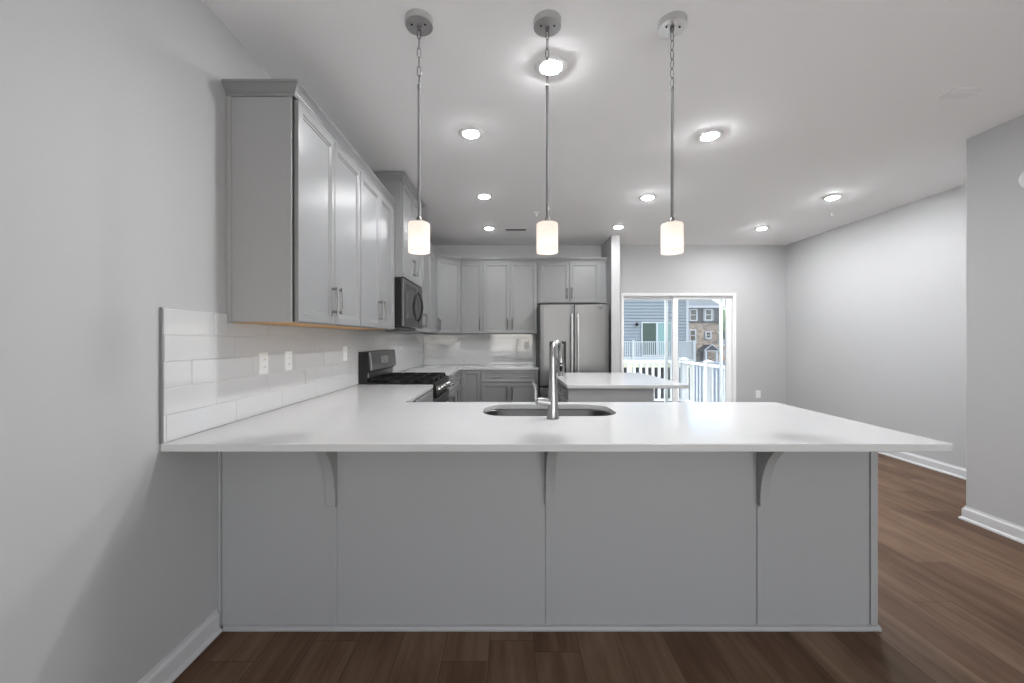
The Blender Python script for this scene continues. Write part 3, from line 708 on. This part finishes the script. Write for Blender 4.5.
# ---------------- backsplash
def tiles():
    m_ = MB(); g_ = MB(); th_ = .007; rows = 5; h = .1016; L_ = .39; gp = .0016
    zb = CT+.001
    zt = 1.384
    g_.box(XL+.0005, XL+.004, 1.494, 1.838, zb, zb+rows*h).box(XL+.0005, XL+.004, 1.838, YB-.001, zb, zt).box(XL+.004, .426, YB-.004, YB-.0005, zb, zt)
    rnd = random.Random(3)
    def tile(u0, u1, z0, z1, side):
        e_ = .0018; t0 = rnd.uniform(-.0007, .0007); t1 = rnd.uniform(-.0007, .0007); b0 = .003
        def P(u, z, d):
            return (XL+d, u, z) if side == 'l' else (u, YB-d, z)
        r0 = [P(u0, z0, b0), P(u1, z0, b0), P(u1, z1, b0), P(u0, z1, b0)]
        r1 = [P(u0, z0, th_-.0012), P(u1, z0, th_-.0012), P(u1, z1, th_-.0012), P(u0, z1, th_-.0012)]
        r2 = [P(u0+e_, z0+e_, th_+t0), P(u1-e_, z0+e_, th_+t1), P(u1-e_, z1-e_, th_+t1), P(u0+e_, z1-e_, th_+t0)]
        m_.rings([r0, r1, r2])
    for r_ in range(rows):
        z0 = zb+r_*h; ph = 1.757+.1335*(4-r_)
        u = ph-L_*4
        while u < YB:
            a, b = max(u, 1.4965), min(u+L_, YB-.008)
            if r_ == 4 and a < 1.838 < b:
                tile(a+gp/2, 1.838, z0+gp/2, z0+h-gp/2, 'l'); tile(1.838, b-gp/2, z0+gp/2, zt, 'l')
            elif b-a > .02: tile(a+gp/2, b-gp/2, z0+gp/2, z0+h-gp/2 if r_ < 4 or b < 1.84 else zt, 'l')
            u += L_
        u = XL-.1335*r_ - .1
        while u < .42:
            a, b = max(u, XL+.008), min(u+L_, .425)
            if b-a > .02: tile(a+gp/2, b-gp/2, z0+gp/2, z0+h-gp/2 if r_ < 4 else zt, 'b')
            u += L_
    return m_, g_
tm, gm = tiles()
bs = thing('backsplash', 'white glossy subway tile backsplash above the counters', 'backsplash', (0, 0, 0))
obj('tiles', tm, TILE, bs); obj('grout_bed', gm, GROUT, bs)
tag(obj('edge_trim', MB().box(XL, XL+.0105, 1.488, 1.4955, CT+.001, CT+.512), NICKEL, bs), 'thin metal edge trim')

# ---------------- outlets
def outlet(loc, rotz, label, toggle=False):
    t_ = thing('wall_outlet', label, 'outlet', loc, rotz, 'wall outlets')
    obj('cover_plate', MB().rings([[(x*a, -y_, z*b) for x, z in ((-1, -1), (1, -1), (1, 1), (-1, 1))] for a, b, y_ in ((.036, .058, 0), (.036, .058, .003), (.033, .055, .0055))]), PLAST, t_)
    for s_ in (-1, 1):
        q = obj('socket', MB().prism([(p[0], p[1]+s_*.02) for p in rrect(-.0165, .0165, -.014, .014, .008, 4)], -.0075, -.005, 'y'), PLAST, t_)
        obj('slot', MB().box(-.007, -.005, -.0080, -.0072, s_*.02-.004, s_*.02+.005).box(.005, .007, -.0080, -.0072, s_*.02-.004, s_*.02+.005), DGREY, q)
    return t_
TW = .0079
outlet((XL+TW, 2.109, 1.178), PI/2, 'wall outlet on the left tiles nearest the camera, left one of the close pair')
outlet((XL+TW, 2.348, 1.178), PI/2, 'wall outlet on the left tiles, right one of the close pair')
outlet((XL+TW, 3.163, 1.19), PI/2, 'wall outlet on the left tiles just before the range')
outlet((-.77, YB-TW, 1.21), 0, 'wall outlet on the back tiles near the corner')
outlet((.285, YB-TW, 1.21), 0, 'wall outlet on the back tiles beside the refrigerator')
outlet((3.845, YB, .46), 0, 'low wall outlet on the dining wall right of the sliding door')

# ================================================================ APPLIANCES
# range: local x along width (world +y), back on y=0, front toward -y
rg = thing('range', 'stainless and black gas range on the left wall', 'range', (XL+.008, 3.447, 0), PI/2)
RW = .756
obj('body', MB().box(0, RW, -.64, 0, .06, .905).box(.03, RW-.03, -.6, -.05, 0, .06), BLACK, rg)
obj('cooktop', MB().box(0, RW, -.665, -.05, .905, .922).box(0, RW, -.665, -.655, .922, .926).box(0, .01, -.655, -.05, .922, .926).box(RW-.01, RW, -.655, -.05, .922, .926), BLACK, rg, bevel=.002)
bgd = obj('backguard', MB().prism([(0, .922), (-.075, .922), (-.075, 1.0), (-.095, 1.02), (-.085, 1.195), (0, 1.195)], 0, RW, 'x'), BLACK, rg, bevel=.003)
tag(obj('control_panel', MB().prism([(-.098, 1.03), (-.118, 1.03), (-.102, 1.197), (-.08, 1.197)], .012, RW, 'x'), STEEL, bgd, bevel=.003), 'slanted stainless panel')
obj('display', MB().prism([(-.1155, 1.075), (-.1175, 1.075), (-.1115, 1.15), (-.1075, 1.15)], .26, .48, 'x'), DISPLAY, bgd)
obj('lower_strip', MB().box(.012, RW-.012, -.085, -.07, .965, 1.01), STEEL, bgd, bevel=.002)
def grate(x0, x1):
    m_ = MB(); y0, y1 = -.63, -.10; z = .957; t_ = .006
    for xx in (x0, x1): m_.box(xx-t_, xx+t_, y0, y1, z-.012, z)
    for yy in (y0, (y0+y1)/2, y1): m_.box(x0, x1, yy-t_, yy+t_, z-.012, z)
    cx = (x0+x1)/2
    m_.box(cx-t_, cx+t_, y0, y1, z-.010, z+.003)
    for yy in (y0+.13, y1-.13): m_.box(x0, x1, yy-t_, yy+t_, z-.010, z+.003)
    for xx in (x0, x1):
        for yy in (y0, y1, (y0+y1)/2): m_.box(xx-.008, xx+.008, yy-.008, yy+.008, .922, z-.01)
    return m_
for i in range(3):
    obj('grate', grate(.03+i*.233, .03+i*.233+.222), IRON, rg, bevel=.0015)
for bx_, by_ in ((.14, -.22), (.14, -.50), (.378, -.36), (.615, -.22), (.615, -.50)):
    obj('burner', MB().lathe([(.05, .922), (.048, .932), (.034, .934), (.034, .942), (.030, .946), (0, .947)], bx_, by_, 20), IRON, rg, smooth=True)
fp = obj('front_panel', MB().prism([(-.64, .80), (-.672, .80), (-.680, .815), (-.668, .905), (-.64, .905)], 0, RW, 'x'), BLACK, rg, bevel=.003)
for i in range(5):
    kx = .09+i*.144
    kb = MB().lathe([(.021, 0), (.021, .005), (.017, .007), (.015, .022), (.012, .025), (0, .025)], seg=20)
    kb.xf(Matrix.Translation((kx, -.674, .858)) @ Matrix.Rotation(math.radians(84), 4, 'X'))
    obj('knob', kb, CHROME, fp, smooth=True)
od = obj('oven_door', MB().box(.004, RW-.004, -.675, -.64, .21, .785), STEEL, rg, bevel=.004)
obj('oven_window', MB().box(.12, RW-.12, -.677, -.674, .33, .64), DGLASS, od)
obj('door_handle', MB().tube([(.05, -.72, .700), (RW-.05, -.72, .700)], .012, 12).tube([(.08, -.675, .700), (.08, -.72, .700)], .009, 8).tube([(RW-.08, -.675, .700), (RW-.08, -.72, .700)], .009, 8), STEEL, od, smooth=True)
obj('storage_drawer', MB().box(.004, RW-.004, -.67, -.64, .07, .20), STEEL, rg, bevel=.004)

mw = thing('microwave', 'black and stainless over-range microwave under the tall cabinet', 'microwave', (XL, 3.448, 1.41), PI/2)
MW = .752
obj('body', MB().box(0, MW, -.375, 0, .012, .425).box(.05, MW-.05, -.33, -.05, 0, .012), BLACK, mw, bevel=.002)
md = obj('door', MB().box(0, .56, -.402, -.377, .004, .425), DSTEEL, mw, bevel=.006)
obj('door_window', MB().box(.06, .47, -.404, -.401, .075, .33), DGLASS, md)
obj('top_grille', MB().box(.06, .47, -.4035, -.4015, .35, .39), DGREY, md)
cp = obj('control_panel', MB().box(.563, MW, -.402, -.377, .004, .425), DSTEEL, mw, bevel=.006)
obj('keypad', MB().box(.60, .73, -.404, -.401, .05, .36), DISPLAY, cp)
hp = [(.525, -.403, .07), (.525, -.425, .10), (.525, -.442, .16), (.525, -.447, .215), (.525, -.442, .27), (.525, -.425, .33), (.525, -.403, .36)]
obj('handle', MB().tube(hp, [.010, .011, .012, .012, .012, .011, .010], 12), BLACK, md, smooth=True)

fr = thing('refrigerator', 'stainless steel french door refrigerator with water dispenser', 'refrigerator', (.424, YB-.03, 0))
FW, FD = .912, .70; FY = -(YB-.03-5.27)
obj('case', MB().box(.004, FW-.004, -FD, 0, .03, 1.765).box(.03, .1, -FD+.05, -.1, 0, .03).box(FW-.1, FW-.03, -FD+.05, -.1, 0, .03), DGREY, fr, bevel=.004)
def fdoor(x0, x1, z0, z1):
    n = 10; pts = []
    y0 = -FD-.012; 
    c = (x0+x1)/2; hw = (x1-x0)/2
    for k in range(n+1):
        t_ = -1+2*k/n; pts.append((c+hw*t_, FY+.006*t_*t_ + (.004 if abs(t_) > .99 else 0)))
    return MB().prism([(x0, y0)]+pts+[(x1, y0)], z0, z1, 'z')
dl = obj('left_door', fdoor(.003, .4535, .685, 1.765), STEEL, fr, bevel=.004, smooth=False)
dr_ = obj('right_door', fdoor(.4585, FW-.003, .685, 1.765), STEEL, fr, bevel=.004)
fz = obj('freezer_drawer', fdoor(.003, FW-.003, .06, .655), STEEL, fr, bevel=.004)
def fh_(x): return MB().tube([(x, FY-.045, .80), (x, FY-.052, .95), (x, FY-.055, 1.2), (x, FY-.052, 1.5), (x, FY-.045, 1.64)], [.010, .0115, .012, .0115, .010], 12).tube([(x, FY, .83), (x, FY-.047, .83)], .009, 8).tube([(x, FY, 1.61), (x, FY-.047, 1.61)], .009, 8)
obj('handle', fh_(.415), HSTEEL, dl, smooth=True); obj('handle', fh_(.495), HSTEEL, dr_, smooth=True)
obj('handle', MB().tube([(.08, FY-.045, .60), (FW-.08, FY-.045, .60)], .011, 12).tube([(.12, FY, .60), (.12, FY-.045, .60)], .009, 8).tube([(FW-.12, FY, .60), (FW-.12, FY-.045, .60)], .009, 8), STEEL, fz, smooth=True)
dp = obj('water_dispenser', MB().box(.125, .345, FY-.003, FY+.01, .86, 1.275), BLACK, dl, bevel=.003)
obj('dispenser_panel', MB().box(.16, .31, FY-.008, FY-.002, .90, 1.24), STEEL, dp, bevel=.003)
obj('dispenser_recess', MB().box(.175, .295, FY-.010, FY-.007, .93, 1.09), DGLASS, dp)
tag(obj('badge', MB().prism([(.80+.030*math.cos(2*PI*k/20), 1.718+.008*math.sin(2*PI*k/20)) for k in range(20)], FY-.004, FY+.006, 'y'), DGREY, dr_), 'small dark oval badge')

# ---------------- island
isl = thing('kitchen_island', 'grey kitchen island beyond the sink with drawers on its left side', 'island', (.52, 3.43, 0))
obj('carcass', MB().box(.02, .73, 0, 1.2, .1, BT).box(.09, .73, .02, 1.18, 0, .1), CAB, isl)
obj('end_panel', MB().box(-.002, .732, -.012, 0, 0, BT), CABP, isl, bevel=.001)
for k in range(2):
    y0 = .01+k*.6
    M_ = Matrix.Translation((.019, y0+.585, 0)) @ Matrix.Rotation(-PI/2, 4, 'Z')
    q = obj('drawer_front', flat_front(0, .585, .71, .872, 0).xf(M_), CAB, isl)
    obj('handle', pull(.29, .79, -.019, .12, False).xf(M_), DNICK, q, smooth=True)
    for j in range(2):
        q = obj('door', raised_front(j*.2925+.001, j*.2925+.2915, .12, .70, 0).xf(M_), CAB, isl)
        obj('handle', pull(.2575 if j == 0 else .3275, .585, -.019).xf(M_), DNICK, q, smooth=True)
tag(obj('island_countertop', slab([(.505, 3.40), (1.545, 3.40), (1.545, 4.66), (.505, 4.66)], [], BT, CT), QUARTZ, bevel=.003), 'white quartz top on the island overhanging to the right', 'countertop')
